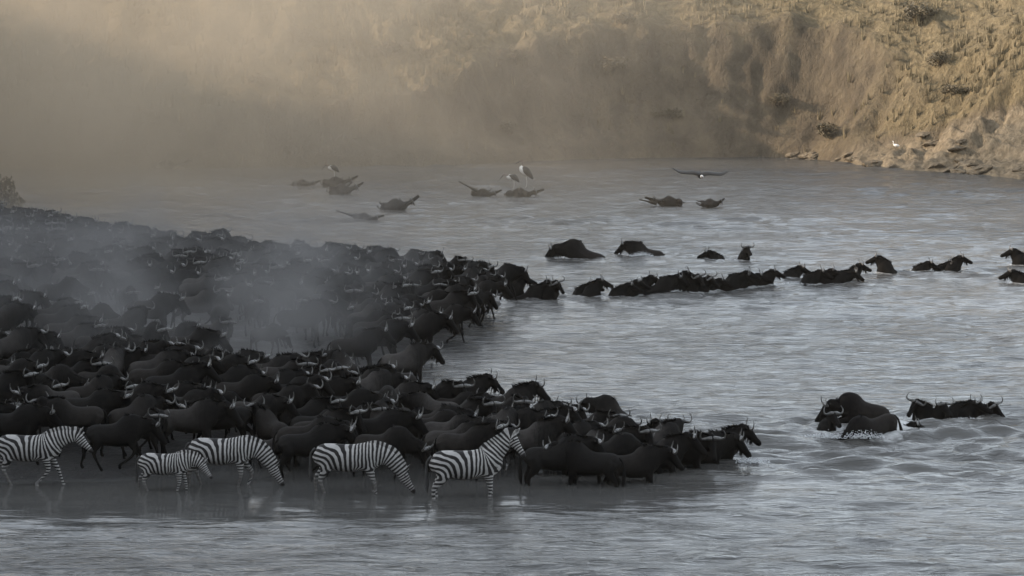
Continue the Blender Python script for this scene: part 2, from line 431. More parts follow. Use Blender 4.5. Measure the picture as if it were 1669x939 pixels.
ys = np.concatenate([np.linspace(-30, 40, 30)[:-1], np.linspace(40, 135, 240)[:-1], np.linspace(135, 200, 40)])
gme, _ = grid_mesh('ground', xs, ys, ground_z)
tag(link('ground', gme, M_MUD), kind='structure')

# ---------------------------------------------------------------- places of the swimmers (they disturb the water)
SWIM = [  # px, py of the waterline, heading (deg, 0 = to the right), pose, sink, label
 (842, 487, 10, 'up', .62, 'black wildebeest with raised horned head wading first beyond the dense crowd of the far line'),
 (868, 489, 18, 'level', .66, 'wildebeest wading right behind the raised horned head at the start of the swimming line'),
 (900, 488, -5, 'turn', .74, 'wading wildebeest with turned head at the end of the solid crowd, before open water'),
 (950, 482, 20, 'swim', .88, 'swimming wildebeest whose low back trails behind the twin raised heads after the first gap'),
 (968, 484, 5, 'up', .84, 'broad dark swimming wildebeest with horns up just right of the first gap in the line'),
 (1010, 482, 0, 'swim', .98, 'lone small swimming head and shoulder between the first gap and the humped backs'),
 (1048, 478, 25, 'swim', .66, 'high humped back of a wildebeest leading the tight middle bunch of swimmers'),
 (1080, 478, 10, 'level', .70, 'dark wildebeest pressed against the humped back in the middle bunch of swimmers'),
 (1108, 476, 0, 'up', .80, 'swimming wildebeest with pale horns upright in the middle bunch'),
 (1132, 475, -15, 'turn', .82, 'swimming wildebeest turning its face to the near side in the middle bunch'),
 (1160, 472, 0, 'swim', .90, 'last small swimmer of the middle bunch before the long dark backs'),
 (1192, 470, 12, 'level', .78, 'long dark back of the wildebeest after the middle bunch'),
 (1222, 468, 5, 'swim', .84, 'swimming wildebeest close behind the upright head in the right half of the line'),
 (1250, 466, -5, 'up', .88, 'wildebeest with head held straight up between two long backs in the swimming line'),
 (1290, 452, 15, 'swim', 1.0, 'thin low swimmer slightly behind the line, above a white streak of water'),
 (1322, 463, 5, 'swim', .86, 'swimming wildebeest with humped shoulder before the pair near the right of the line'),
 (1368, 462, 0, 'level', .80, 'bulky near wildebeest of the overlapping pair near the right of the line'),
 (1392, 455, 10, 'up', .88, 'horned rear wildebeest of the overlapping pair near the right of the line'),
 (1440, 446, 170, 'up', .78, 'dark wildebeest with upright head and blunt rump facing back along the line'),
 (1500, 442, 5, 'swim', .98, 'low swimming wildebeest with small horns, third from the front of the line'),
 (1532, 440, 5, 'swim', 1.02, 'flat barely showing swimmer touching the leader of the line'),
 (1556, 440, 0, 'up', .95, 'leading wildebeest at the right end of the long swimming line'),
 (1214, 423, -75, 'up', 1.02, 'wildebeest swimming toward the near side, horns level, beyond the main line'),
 (1168, 421, 160, 'swim', 1.08, 'almost sunken swimmer beside the horned one beyond the main line'),
 (1660, 432, 180, 'up', .92, 'wildebeest cut by the right edge of the photo, upper of two'),
 (1664, 460, 180, 'swim', .95, 'wildebeest cut by the right edge of the photo, lower of two'),
 (884, 486, 25, 'up', .86, 'horned head rising between two wading wildebeest at the end of the solid crowd'),
 (1030, 480, -20, 'up', .96, 'small horned head just before the high humped back'),
 (1094, 477, 0, 'up', .92, 'horned head squeezed inside the middle bunch of swimmers'),
 (1146, 474, 15, 'turn', .94, 'low horned face near the end of the middle bunch'),
 (1208, 469, -10, 'up', .92, 'horned head between the two long dark backs'),
 (1346, 462, -12, 'up', .92, 'horned head touching the overlapping pair from behind'),
 (1350, 705, -72, 'up', .86, 'horned wildebeest facing the near bank left of the plunging pair in the foreground river'),
 (1470, 699, 0, 'swim', 1.10, 'low swimming head just right of the plunging pair in the foreground river'),
 (1502, 678, 185, 'turn2', .98, 'leftmost head of the tight bunch swimming off to the right'),
 (1530, 680, -70, 'up', 1.02, 'short upright face, second from left in the right-hand swimming bunch'),
 (1556, 679, 20, 'level', .88, 'wildebeest with tall hooked horns in the middle of the right-hand swimming bunch'),
 (1578, 681, -30, 'up', .92, 'bulky dark wildebeest right of the tall hooked horns in the right-hand bunch'),
 (1604, 680, 5, 'turn', .98, 'rightmost wildebeest of the right-hand swimming bunch, horn curling up'),
]
SPECIAL = [  # px, py, heading, nose-up pitch, pose, sink, scale, label
 (988, 676, 150, 20, 'low', .92, 1.0, 'lone wildebeest bursting out of the water like a dark pyramid beyond the near herd tip'),
 (940, 420, 172, 15, 'low', 1.16, 1.35, 'large humped wildebeest plunging left with lowered head beyond the swimming line'),
 (1048, 416, 176, 8, 'level', .98, 1.1, 'splashing wildebeest heading left behind the large humped one'),
 (1398, 692, 186, 8, 'arch', .66, 1.0, 'arched wildebeest leaping leftward over the water in the foreground river'),
 (1436, 708, 205, -16, 'low', .72, 1.0, 'big black wildebeest plunging head first below the arched leaper'),
]
DISTURB = [(*at(p[0], p[1]), 1.0) for p in SWIM]+[(*at(p[0], p[1]), 1.9) for p in SPECIAL]

# ---------------------------------------------------------------- water
def waves(x, y):
    r = np.random.RandomState(11); z = np.zeros_like(x)
    wx = x+1.3*fbm(x, y, .11, 21, 2); wy = y+1.1*fbm(x, y, .13, 22, 2)
    far = np.clip((y-60)/90, 0, 1)
    for k in range(46):
        lam = .42*(1.085**k); ang = PI/2+r.normal(0, .45); ph = r.rand()*2*PI
        if lam > 7: break
        kx, ky = math.cos(ang)*2*PI/lam, math.sin(ang)*2*PI/lam
        s = .050*(lam/1.2)**-.1 if lam < 2.2 else .016
        a = s*lam/(2*PI)*1.15
        if lam < 1.0: a = a*(1-.75*far)
        z = z+a*np.sin(kx*wx+ky*wy+ph+1.2*np.sin(.35*wx*(1+k*.03)+ph*3))
    patch = .55+.9*sstep(-.25, .5, fbm(x*.35, y, .10, 31, 3))
    z = z*patch
    cal = sstep(64, 57.5, y)*sstep(7.5, 1.5, x)*sstep(46.5, 54.5, y+fbm(x, y*2, .28, 61, 4)*5.0)*.88                 # calmer shallow water beside the zebras
    z = z*(1-cal)
    for X, Y, st in DISTURB:
        m = (np.abs(x-X) < 6) & (np.abs(y-Y) < 5)
        dx, dy = x[m]-X, (y[m]-Y)
        rr = np.hypot(dx, dy*1.25)
        z[m] += st*.028*np.exp(-(rr/1.9)**2)*np.sin(rr*7.5+3*fbm(x[m], y[m], .9, 4, 2))*sstep(.2, .6, rr)
        z[m] += st*.05*np.exp(-(rr/1.3)**2)*fbm(x[m], y[m], 1.6, 7, 3)
    return z
wxs = np.concatenate([np.linspace(-260, -42, 12)[:-1], np.linspace(-42, 44, 500)[:-1], np.linspace(44, 260, 12)])
yy = [45.0]
while yy[-1] < 172: yy.append(yy[-1]+.085*(yy[-1]/50)**1.15)
wys = np.concatenate([np.linspace(-25, 45, 10)[:-1], np.array(yy), np.linspace(176, 260, 6)])
wme, wco = grid_mesh('river_water', wxs, wys, waves)
fo = np.zeros(len(wco))
for X, Y, st in DISTURB:
    rr = np.hypot(wco[:, 0]-X, (wco[:, 1]-Y)*1.3)
    fo = np.maximum(fo, np.exp(-(rr/(.7*st**.5+.15))**2)*.72)
a = wme.attributes.new('foam', 'FLOAT', 'POINT'); a.data.foreach_set('value', fo)
calm = sstep(64, 57.5, wco[:, 1])*sstep(7.5, 1.5, wco[:, 0])*sstep(46.5, 54.5, wco[:, 1]+fbm(wco[:, 0], wco[:, 1]*2, .28, 61, 4)*5.0)
a = wme.attributes.new('calm', 'FLOAT', 'POINT'); a.data.foreach_set('value', calm)
n = NM('river_water')
b1 = n.noise(n.geo((.8, 3.0, 1)), 1.9, 4, .6, .5); b2 = n.noise(n.geo((.35, 1.9, 1)), .8, 3, .5, .6)
pv = n.ramp(n.noise(n.geo((.35, 1, 1)), .10, 3, .6), [(.36, .45), (.62, 1.25)])
b3 = n.ramp(n.noise(n.geo((.75, 2.9, 1)), 1.0, 3, .6, .3), [(.50, 0), (.66, 1)])
hgt = n.math('MULTIPLY', n.math('SUBTRACT', pv, n.math('MULTIPLY', n.math('MULTIPLY', pv, n.attr('calm')), .90)), n.math('ADD', n.math('ADD', n.math('MULTIPLY', b1, .5), b2), n.math('MULTIPLY', b3, .42)))
fn = n.noise(n.geo((1, 1.8, 1)), 3.4, 5, .7, .5)
fm = n.ramp(n.math('ADD', n.math('MULTIPLY', n.attr('foam'), .75), n.math('MULTIPLY', fn, .55)), [(.62, 0), (.85, .8)])
wc = n.mix(n.ramp(n.noise(n.geo((.3, 1, 1)), .25, 3), [(.35, 0), (.7, 1)]), (.056, .055, .053), (.078, .075, .070))
wc = n.mix(fm, wc, (.62, .62, .61))
M_WATER = n.bsdf(wc, n.math('ADD', n.math('MULTIPLY', fm, .5), .13), n.bump(hgt, .55, .16), .5, IOR=1.34)
tag(link('river_water', wme, M_WATER), kind='structure')

# ---------------------------------------------------------------- far bank
BL = [(-900, 276), (-300, 278), (0, 276), (400, 274), (700, 270), (900, 262), (1100, 257), (1240, 257), (1335, 260), (1400, 268), (1480, 277), (1669, 292), (1900, 330), (2300, 420)]
blw = catmull([(*at(px, py), px) for px, py in BL], 12)
cum = np.concatenate(([0], np.cumsum(np.hypot(np.diff(blw[:, 0]), np.diff(blw[:, 1])))))
NU, NV = 640, 190
uu = np.concatenate([np.linspace(0, cum[-1], NU)])
bx, by, bpx = (np.interp(uu, cum, blw[:, i]) for i in range(3))
for _ in range(1): tx, ty = np.gradient(bx), np.gradient(by)
k = np.ones(41)/41
tx = np.convolve(np.pad(tx, 20, 'edge'), k, 'valid'); ty = np.convolve(np.pad(ty, 20, 'edge'), k, 'valid')
ln = np.hypot(tx, ty); nx_, ny_ = -ty/ln, tx/ln
rv = np.concatenate([np.linspace(-1.5, 16, 130), np.linspace(16.4, 95, NV-130)])
Hc = np.interp(bpx, [-300, 300, 700, 900, 1050, 1250, 1340, 1420, 1700], [3.5, 3.5, 4.5, 7.6, 9.0, 9.4, 8.4, 6.5, 6])
wp = np.interp(bpx, [1340, 1400, 1560, 2300], [0, 1, 1, 1])       # rocky apron of the promontory
aw = np.interp(bpx, [1360, 1400, 1500, 1570, 1640, 1700, 2300], [0, 1.6, 5.0, 7.2, 5.6, 3.6, 3.0])
U_, R_ = np.meshgrid(np.arange(NU), rv, indexing='ij')
hc, w_, a_w = Hc[U_], wp[U_], aw[U_]; S_ = uu[U_]
gul = fbm(S_, R_*.25, .22, 41, 4)*1.7+np.abs(fbm(S_, R_*.3, .5, 42, 3))*1.0
re = R_-(gul+.9)*sstep(0, 3, R_)*(1-.7*sstep(18, 40, R_))
cl = np.where(re < 0, re*.6, np.minimum(re*2.0, hc)+np.maximum(re-hc/2.0, 0)*.50)
rp = np.where(re < 0, re*.6, np.minimum(re, a_w)*.68+np.clip(re-a_w, 0, 5)*1.25+np.maximum(re-a_w-5, 0)*.5)
hz = cl*(1-w_)+rp*w_
rockm = w_*sstep(a_w+.6, a_w-.4, re)*(a_w > .2)
lay = (S_*.75+re*1.5)*1.1+fbm(S_, R_, .35, 51, 3)*2.2
hz = hz+rockm*(.30*(np.abs((lay % 2)-1)-.5)+.25*fbm(S_, R_, 1.1, 52, 4))
hz = hz+(fbm(S_, R_, .8, 43, 4)*.55+fbm(S_, R_, 2.4, 44, 3)*.2)*sstep(.0, 2, re)
hz = hz+fbm(S_, R_, .07, 45, 3)*2.5*sstep(8, 30, re)
hz = np.where(hz > 11.5, 11.5+4.5*(1-np.exp(-(np.maximum(hz-11.5, 0))/6.0)), hz)
rr_ = R_
BX = bx[U_]+nx_[U_]*rr_; BY = by[U_]+ny_[U_]*rr_
bco = np.stack([BX, BY, hz], -1)
i = np.arange((NU-1)*(NV-1)); r0 = i//(NV-1); c0 = i % (NV-1); a0 = r0*NV+c0
q = np.stack([a0, a0+NV, a0+NV+1, a0+1], 1)
fbm_ = bpy.data.meshes.new('far_bank'); fbm_.vertices.add(NU*NV); fbm_.vertices.foreach_set('co', bco.reshape(-1))
fbm_.loops.add(q.size); fbm_.loops.foreach_set('vertex_index', q.ravel().astype(np.int32))
fbm_.polygons.add(len(q)); fbm_.polygons.foreach_set('loop_start', np.arange(0, q.size, 4, dtype=np.int32))
fbm_.update(calc_edges=True); fbm_.validate(); smooth(fbm_)
topm = sstep(-1.0, 1.5, re-hc/2.0)*(1-w_)+w_*sstep(a_w, a_w+1.0, re)
a = fbm_.attributes.new('grass', 'FLOAT', 'POINT'); a.data.foreach_set('value', topm.reshape(-1))
a = fbm_.attributes.new('rock', 'FLOAT', 'POINT'); a.data.foreach_set('value', rockm.reshape(-1))
n = NM('bank_earth')
n1 = n.noise(n.geo((1, 1, .45)), .55, 6, .65, .4); n2 = n.noise(n.geo((1, 1, .5)), 2.6, 5, .7)
ea = n.mix(n.ramp(n1, [(.35, 0), (.65, 1)]), (.060, .048, .034), (.12, .094, .064))
gr = n.mix(n.ramp(n2, [(.35, 0), (.65, 1)]), (.10, .077, .044), (.19, .147, .085))
ro = n.mix(n.ramp(n2, [(.3, 0), (.6, 1)]), (.080, .064, .044), (.225, .178, .120))
gm_ = n.math('ADD', n.attr('grass'), n.math('MULTIPLY', n.math('SUBTRACT', n1, .5), 1.6), True)
bc = n.mix(gm_, ea, gr); bc = n.mix(n.attr('rock'), bc, ro)
M_BANK = n.bsdf(bc, .95, n.bump(n2, .9, .5), .2)
tag(link('far_bank', fbm_, M_BANK), kind='structure')
def bank_at(px, h):
    """a point of the far bank at photo column px whose height is about h"""
    u = np.argmin(np.abs(bpx-px)); col = bco[u]; j = int(np.argmax(col[:, 2] >= h)); return Vector(col[j]), u, j
#==MARK_BANK==

# ---------------------------------------------------------------- wildebeest poses
WP = {
 'level': dict(),
 'walk': dict(poll=(.90, 0, 1.12), head=(0, -56), sw=(.22, -.20, -.20, .20), lift=(0, 1, .8, 0)),
 'walk2': dict(poll=(.86, .08, 1.20), head=(18, -46), sw=(-.18, .22, .20, -.16), lift=(1, 0, 0, .6)),
 'up': dict(poll=(.80, 0, 1.36), head=(0, -44), sw=(.05, -.08, .05, -.05)),
 'turn': dict(poll=(.76, -.20, 1.28), head=(-72, -50), sw=(-.05, .1, .1, -.1)),
 'turn2': dict(poll=(.78, .20, 1.30), head=(66, -46), sw=(.1, -.05, 0, .1)),
 'low': dict(poll=(.98, 0, .90), head=(0, -62), sw=(.1, -.1, .05, -.1)),
 'swim': dict(poll=(.90, 0, 1.26), head=(0, -46), sw=(.2, -.1, -.2, 0), lift=(1, 1, 1, 1)),
 'gather': dict(poll=(.86, 0, 1.2), head=(0, -50), sw=(.35, .30, .1, .2), lift=(2, 2, 1, 1)),
 'arch': dict(poll=(.92, 0, 1.06), head=(0, -58), arch=.10, sw=(.30, .24, -.22, -.15), lift=(2, 1.6, 0, 0)),
 'dead': dict(poll=(.92, .12, .98), head=(20, -20), bloat=1.42, sw=(.05, -.05, 0, .02)),
}
WR = {}
for k_, p_ in WP.items():
    WR[k_] = wilde(p_)
TONES = {'black': (.50, .50, .50, 1), 'dark brown': (.85, .80, .76, 1), 'grey': (1.45, 1.40, 1.36, 1), 'pale grey': (2.1, 2.03, 1.98, 1)}
def beast(pose, x, y, z, rz, label, group, tone='dark brown', scale=1.0, rx=0.0, ry=0.0, name='wildebeest', small=False):
    R = WR[pose]
    b = bpy.data.objects.new(name, R['body']); C.objects.link(b)
    if len(R['body'].materials) == 0: R['body'].materials.append(M_WILD)
    b.location = (x, y, z); b.rotation_euler = Euler((math.radians(rx), math.radians(-ry), math.radians(rz)), 'XYZ')
    b.scale = (scale,)*3; b.color = TONES[tone]
    tag(b, label, 'wildebeest', group)
    for key, nm_, mt in (('hornL', 'horn', M_HORN), ('hornR', 'horn', M_HORN), ('mane', 'mane', M_HAIR), ('beard', 'beard', M_HAIR), ('tail', 'tail', M_HAIR)):
        link(nm_, R[key], mt, b)
    return b

# ---- zebras
ZP = [  # pose, px, py, depth, scale, rz, label
 (dict(poll=(1.06, 0, 1.24), head=(0, -46), mid=(.80, 0, 1.20), sw=(.25, -.22, -.24, .20), lift=(0, .6, .5, 0)), 52, 790, .04, 1.0, -3,
  'zebra striding along the shallows, partly cut by the left edge of the photo'),
 (dict(poll=(1.0, -.02, .96), head=(-8, -50), mid=(.78, 0, 1.06), sw=(.10, -.14, -.20, .16)), 272, 799, .10, .80, -6,
  'small young zebra walking with lowered head in front of a larger drinking one'),
 (dict(poll=(1.10, 0, .60), head=(0, -58), mid=(.84, 0, .92), sw=(.18, -.10, .12, -.12), lift=(.6, 0, 0, 0)), 365, 791, .10, 1.0, -2,
  'larger zebra lowering its muzzle to the river behind the small young zebra'),
 (dict(poll=(1.10, 0, .62), head=(0, -56), mid=(.84, 0, .93), sw=(.02, .12, -.12, .12)), 572, 802, .14, 1.04, -3,
  'zebra drinking alone in the middle of the shallows, between drinking and alert zebras'),
 (dict(poll=(.88, -.04, 1.50), head=(-38, -50), mid=(.68, 0, 1.30), sw=(.04, -.06, .04, -.08)), 764, 809, .24, 1.08, 10,
  'rightmost zebra standing alert in the water with its neck and head raised high'),
]
ZSPOT = []
for pz, px, py, dep, sc, rz, lab in ZP:
    R = zebra(pz); x, y = at(px, py); ZSPOT.append((x, y, px))
    b = link('zebra', R['body'], M_ZEB); b.location = (x, y, -dep-.05); b.rotation_euler[2] = math.radians(rz); b.scale = (sc,)*3
    tag(b, lab, 'zebra', 'zebras in the shallows before the herd')
    link('mane', R['mane'], M_ZEB, b); link('tail', R['tail'], M_ZT, b)
    for e in R['eye']: link('eye', e, M_EYE, b)

# ---- the standing herd
POSEW = {'level': 'head level', 'walk': 'walking head low', 'walk2': 'mid-stride', 'up': 'head raised', 'turn': 'facing the near side',
         'turn2': 'looking away', 'low': 'head bent down'}
ZN = [(100, 'leftmost zebra'), (320, 'small zebra'), (470, 'third zebra from left'), (680, 'middle drinking zebra'), (880, 'alert zebra')]
def placed(px, py, zone):
    if zone == 'near':
        if px > 1085: return 'at the very tip of the near herd'
        if px > 990: return 'near the herd tip, '+('nearer rows' if py > 755 else 'farther rows')
        if px > 880: return 'right of the alert zebra, '+('front row' if py > 765 else 'middle rows' if py > 725 else 'back rows')
        z = next(t for m, t in ZN if px <= m)
        return ('right behind the ' if py > 750 else 'two rows behind the ' if py > 715 else 'deep in the herd behind the ')+z
    if zone == 'far':
        c = next(t for m, t in ((90, 'left edge'), (240, 'above small zebra'), (400, 'above third zebra'), (560, 'above middle zebra'), (700, 'beside the bay'), (9999, 'near the swimmers')) if px <= m)
        r = 'on far crowd skyline, ' if py < 468 else 'deep in far crowd, ' if py < 515 else 'on near fringe of far crowd, '
        return r+c
    c = next(t for m, t in ((130, 'left edge'), (300, 'above small zebra'), (460, 'above third zebra'), (9999, 'beside the muddy bay')) if px <= m)
    return ('in drifting dust between the crowds, ' if py < 610 else 'on trampled mud behind near herd, ')+c
herd_xy = []
def px_of(x, y):
    p = math.atan((469.5-HOR)/FPX); axial = y*math.cos(p)+CAM_H*math.sin(p)
    return 834.5+x/axial*FPX, 469.5+FPX*math.tan(math.atan(CAM_H/y)-p)
def free(x, y, f):
    for a, b, g in herd_xy:
        k_ = max(f, g)
        if ((x-a)/(1.28*k_))**2+((y-b)/(.70*k_))**2 < 1: return False
    return True
for x, y, _ in ZSPOT: herd_xy.append((x, y, 1.0))
for p_ in SPECIAL+SWIM: herd_xy.append((*at(p_[0], p_[1]), .8))
HAND = [(190, 768, 5, 'walk', 'black', 'black wildebeest striding between the left-edge zebra and the small young zebra'),
        (310, 748, 0, 'level', 'grey', 'grey-rumped wildebeest just above the backs of the small zebra and its neighbour'),
        (122, 742, 200, 'turn', 'dark brown', 'dark brown wildebeest facing back left just above the left-edge zebra'),
        (503, 776, 8, 'level', 'black', 'black wildebeest standing in the gap before the drinking middle zebra'),
        (625, 778, -20, 'low', 'dark brown', 'dark wildebeest with drooping head directly over the middle zebra neck'),
        (905, 788, 12, 'level', 'black', 'nearest black wildebeest right of the alert zebra, legs in water'),
        (962, 790, 165, 'level', 'black', 'black wildebeest showing its rump in the front row right of the alert zebra'),
        (1030, 786, 8, 'level', 'dark brown', 'large front-row wildebeest whose belly overhangs the water near the herd tip'),
        (1068, 770, 0, 'up', 'dark brown', 'front wildebeest pushing off into deeper water near the herd tip'),
        (1108, 760, -12, 'turn', 'black', 'dark face with pale horns near the tip of the near herd'),
        (1140, 753, 0, 'level', 'grey', 'grey-muzzled wildebeest second from the tip of the near herd'),
        (1162, 748, 12, 'up', 'dark brown', 'foremost wildebeest leading the near herd into the river'),
        (748, 690, 15, 'up', 'black', 'wildebeest with horns high against the pale bay water, tallest of the back row'),
        (706, 696, 0, 'turn', 'black', 'back-row wildebeest turned sideways just left of the tallest one'),
        (822, 700, 20, 'up', 'dark brown', 'back-row wildebeest standing clear against pale water, right of the tallest one'),
        (658, 640, 30, 'level', 'pale grey', 'thin-legged pale wildebeest at the water edge of the bay, seen from behind'),
        (668, 574, 10, 'level', 'pale grey', 'pale-flanked wildebeest on the near corner of the far crowd by the bay'),
        (178, 660, 78, 'level', 'pale grey', 'wildebeest seen from behind with pale rump in the dust over the small zebra'),
        (40, 612, 10, 'walk', 'black', 'black wildebeest striding at the left edge in front of the dust')]
used = {}
def put_wild(px, py, rz, pose, tone, label, group, f=1.0, sink=0.0, xy=None, sc=1):
    x, y = xy if xy else at(px, py); z = float(ground_z(x, y))
    if xy is None and z > .05: x, y = at(px, py, z)
    herd_xy.append((x, y, f))
    beast(pose, x, y, z-sink, rz, label, group, tone, sc*random.uniform(.93, 1.06), rx=random.uniform(-1.5, 1.5))
NG, FG, MG = 'wildebeest of the near herd in the shallows', 'wildebeest of the far crowd at the river bend', 'wildebeest in the drifting dust'
for px, py, rz, pose, tone, lab in HAND:
    put_wild(px, py, rz, pose, tone, lab, NG if py > 655 else MG)
ZONES = [('near', NG, [(-120, 770), (-120, 700), (120, 672), (400, 660), (620, 670), (700, 692), (860, 702), (1000, 724), (1120, 730), (1160, 744), (1150, 752), (1090, 768), (1065, 780), (820, 786), (640, 774), (450, 774), (440, 758), (250, 764)], .90, 108),
         ('far', FG, [(-200, 386), (0, 399), (120, 424), (260, 447), (420, 460), (560, 470), (700, 483), (826, 488), (812, 500), (765, 528), (740, 556), (690, 582), (662, 606), (600, 600), (450, 560), (250, 540), (-150, 540)], 1.0, 240),
         ('mid', MG, [(-150, 540), (250, 540), (450, 560), (600, 600), (650, 612), (630, 660), (400, 655), (120, 664), (-120, 692)], 1.3, 34)]
rnd = random.Random(5)
counts = {}; far_list = []
for zone, grp, poly, f, nmax in ZONES:
    P = poly_world(poly); lo, hi = P.min(0), P.max(0); got = 0
    for _ in range(9000):
        if got >= nmax: break
        x, y = rnd.uniform(lo[0], hi[0]), rnd.uniform(lo[1], hi[1])
        if sdist(x, y, P) > 0 or not free(x, y, f): continue
        px, py = px_of(x, y)
        if px < -35: continue
        pose = rnd.choices(['level', 'walk', 'walk2', 'up', 'turn', 'turn2', 'low'], [5, 4, 4, 3, 5, 3, 2])[0]
        tone = rnd.choices(list(TONES), [4, 5, 3, 1.2])[0]
        rz = rnd.gauss(2, 26)+(rnd.random() < .10)*180+(rnd.random() < .16)*rnd.choice((-65, 60))
        if zone == 'far': rz += 8
        lab = f'{tone} wildebeest {POSEW[pose]} {placed(px, py, zone)}'
        got += 1
        if zone == 'far': far_list.append((y, px, py, rz, pose, tone, lab, x)); herd_xy.append((x, y, f)); continue
        calf = rnd.random() < .10
        put_wild(px, py, rz, pose, tone, lab.replace(' wildebeest', ' calf') if calf else lab, grp, f, xy=(x, y), sc=.74 if calf else 1)
    counts[zone] = got
# past about three hundred, the farthest and smallest of the crowd are joined into one mass
far_list.sort()
NKEEP = 105
low = {}
def low_body(pose):
    if pose not in low:
        v_, f_ = [], []
        R = WR[pose]; o_ = bpy.data.objects.new('tmp', R['body']); C.objects.link(o_)
        m_ = o_.modifiers.new('d', 'DECIMATE'); m_.ratio = .12
        me = bpy.data.meshes.new_from_object(o_.evaluated_get(bpy.context.evaluated_depsgraph_get())); bpy.data.objects.remove(o_)
        low[pose] = me
    return low[pose]
skyline = [t for t in far_list if t[2] < 470 and t[1] > 150]
keep = far_list[:NKEEP-len(skyline)//2]; keep += [t for t in skyline if t not in keep]
rest = [t for t in far_list if t not in keep]
for y, px, py, rz, pose, tone, lab, x in keep:
    herd_z = float(ground_z(x, y)); beast(pose, x, y, herd_z, rz, lab, FG, tone, random.uniform(.93, 1.06))
bm = bmesh.new()
for y, px, py, rz, pose, tone, lab, x in rest:
    mw = Matrix.Translation((x, y, float(ground_z(x, y)))) @ Matrix.Rotation(math.radians(rz), 4, 'Z')
    for part_, mi in ((low_body(pose), 0), (WR[pose]['hornL'], 1), (WR[pose]['hornR'], 1), (WR[pose]['mane'], 2), (WR[pose]['tail'], 2)):
        k0 = len(bm.verts); f0 = len(bm.faces); bm.from_mesh(part_); bm.verts.ensure_lookup_table(); bm.faces.ensure_lookup_table()
        bmesh.ops.transform(bm, matrix=mw, verts=bm.verts[k0:])
        for f_ in bm.faces[f0:]: f_.material_index = mi
cm = bpy.data.meshes.new('wildebeest_crowd'); bm.to_mesh(cm); bm.free(); smooth(cm)
for m_ in (M_WILD, M_HORN, M_HAIR): cm.materials.append(m_)
tag(link('wildebeest_crowd', cm), 'densest dusty mass of wildebeest packed at the far river bend', 'wildebeest crowd', kind='stuff')
print('CROWD', len(keep), len(rest), len(cm.polygons))
# a few coming down the slope at the left edge
for px, py, z in ((-14, 392, 0), (-8, 420, 0), (24, 402, 0), (-30, 372, 0)):
    x, y = at(px, py); z = float(ground_z(x, y)); x, y = at(px, py, z) if z < 5 else (x, y)
    beast('walk', x, y, float(ground_z(x, y)), -10, 'wildebeest coming down the dusty slope at the left edge above the far crowd', FG, 'black', 1.02)
SG = 'wildebeest swimming in line across the river'
for px, py, rz, pose, sink, lab in SWIM:
    x, y = at(px, py); far_ = (rnd.uniform(.93, 1.03))
    pit = 22 if pose != 'level' else 14; pl = WP[pose].get('poll', (.88, 0, 1.20)); pr = math.radians(pit)
    zz = ((.67 if pose in ('up', 'turn', 'turn2') else .50)-max(sink-.8, -.08)*.8+(-.02 if py > 600 else 0))-(pl[2]*math.cos(pr)+pl[0]*math.sin(pr))
    beast(pose, x, y, zz, rz, lab, SG if py < 600 else 'wildebeest swimming in the near river', 'black' if py < 600 else 'black', far_*(.90 if py > 600 else 1.0), ry=pit)
for px, py, rz, pitch, pose, sink, sc, lab in SPECIAL:
    x, y = at(px, py); beast(pose, x, y, -sink, rz, lab, 'wildebeest plunging through the river', 'dark brown', sc, ry=pitch)
print('HERD', counts)

# ---- drowned wildebeest floating along the far side, bloated, legs stiff
DEAD = [(642, 342, 12, 100, 8, .10, 1.0, 'bloated drowned wildebeest floating with one stiff leg pointing up right, beyond the dusty crowd'),
        (592, 358, 0, 95, -6, .26, .72, 'smaller drowned wildebeest with horns up and a leg pointing left, nearest to the dust'),
        (785, 320, -14, 105, 0, .22, .82, 'drowned wildebeest with a long stiff leg slanting up left beside the storks'),
        (845, 320, -4, 88, 0, .24, 1.0, 'drowned wildebeest that two marabou storks stand on'),
        (1092, 334, 175, 92, 0, .20, .95, 'drowned wildebeest drifting as a low dark mound under the flying bird'),
        (1156, 337, 30, 96, 0, .14, .72, 'rounder glistening carcass drifting right of the low dark mound'),
        (555, 316, 6, 100, 6, .10, .95, 'faint drowned wildebeest in the haze with a stiff leg up, nearer of the hazy pair'),
        (545, 303, 4, 96, 4, .14, 1.0, 'faint hazy carcass with a bird on it, farther of the hazy pair'),
        (491, 303, 0, 92, 0, .30, .8, 'faintest low carcass left of the hazy pair'),
        (270, 275, 0, 92, 0, .15, 1.15, 'dim dark mound floating near the far bank in the thickest dust'),
]
for px, py, rz, roll, ry, z0, sc, lab in DEAD:
    x, y = at(px, py)
    b = beast('dead', x, y, .10+z0*0, rz, lab, 'drowned wildebeest floating beyond the line', 'grey', sc, rx=roll, ry=ry)
    b.location = Vector((x, y, .24-z0*.6))+Vector((0, 0, 0)); ax = b.rotation_euler.to_matrix() @ Vector((0, 0, .9*sc)); b.location -= Vector((ax.x, ax.y, ax.z))
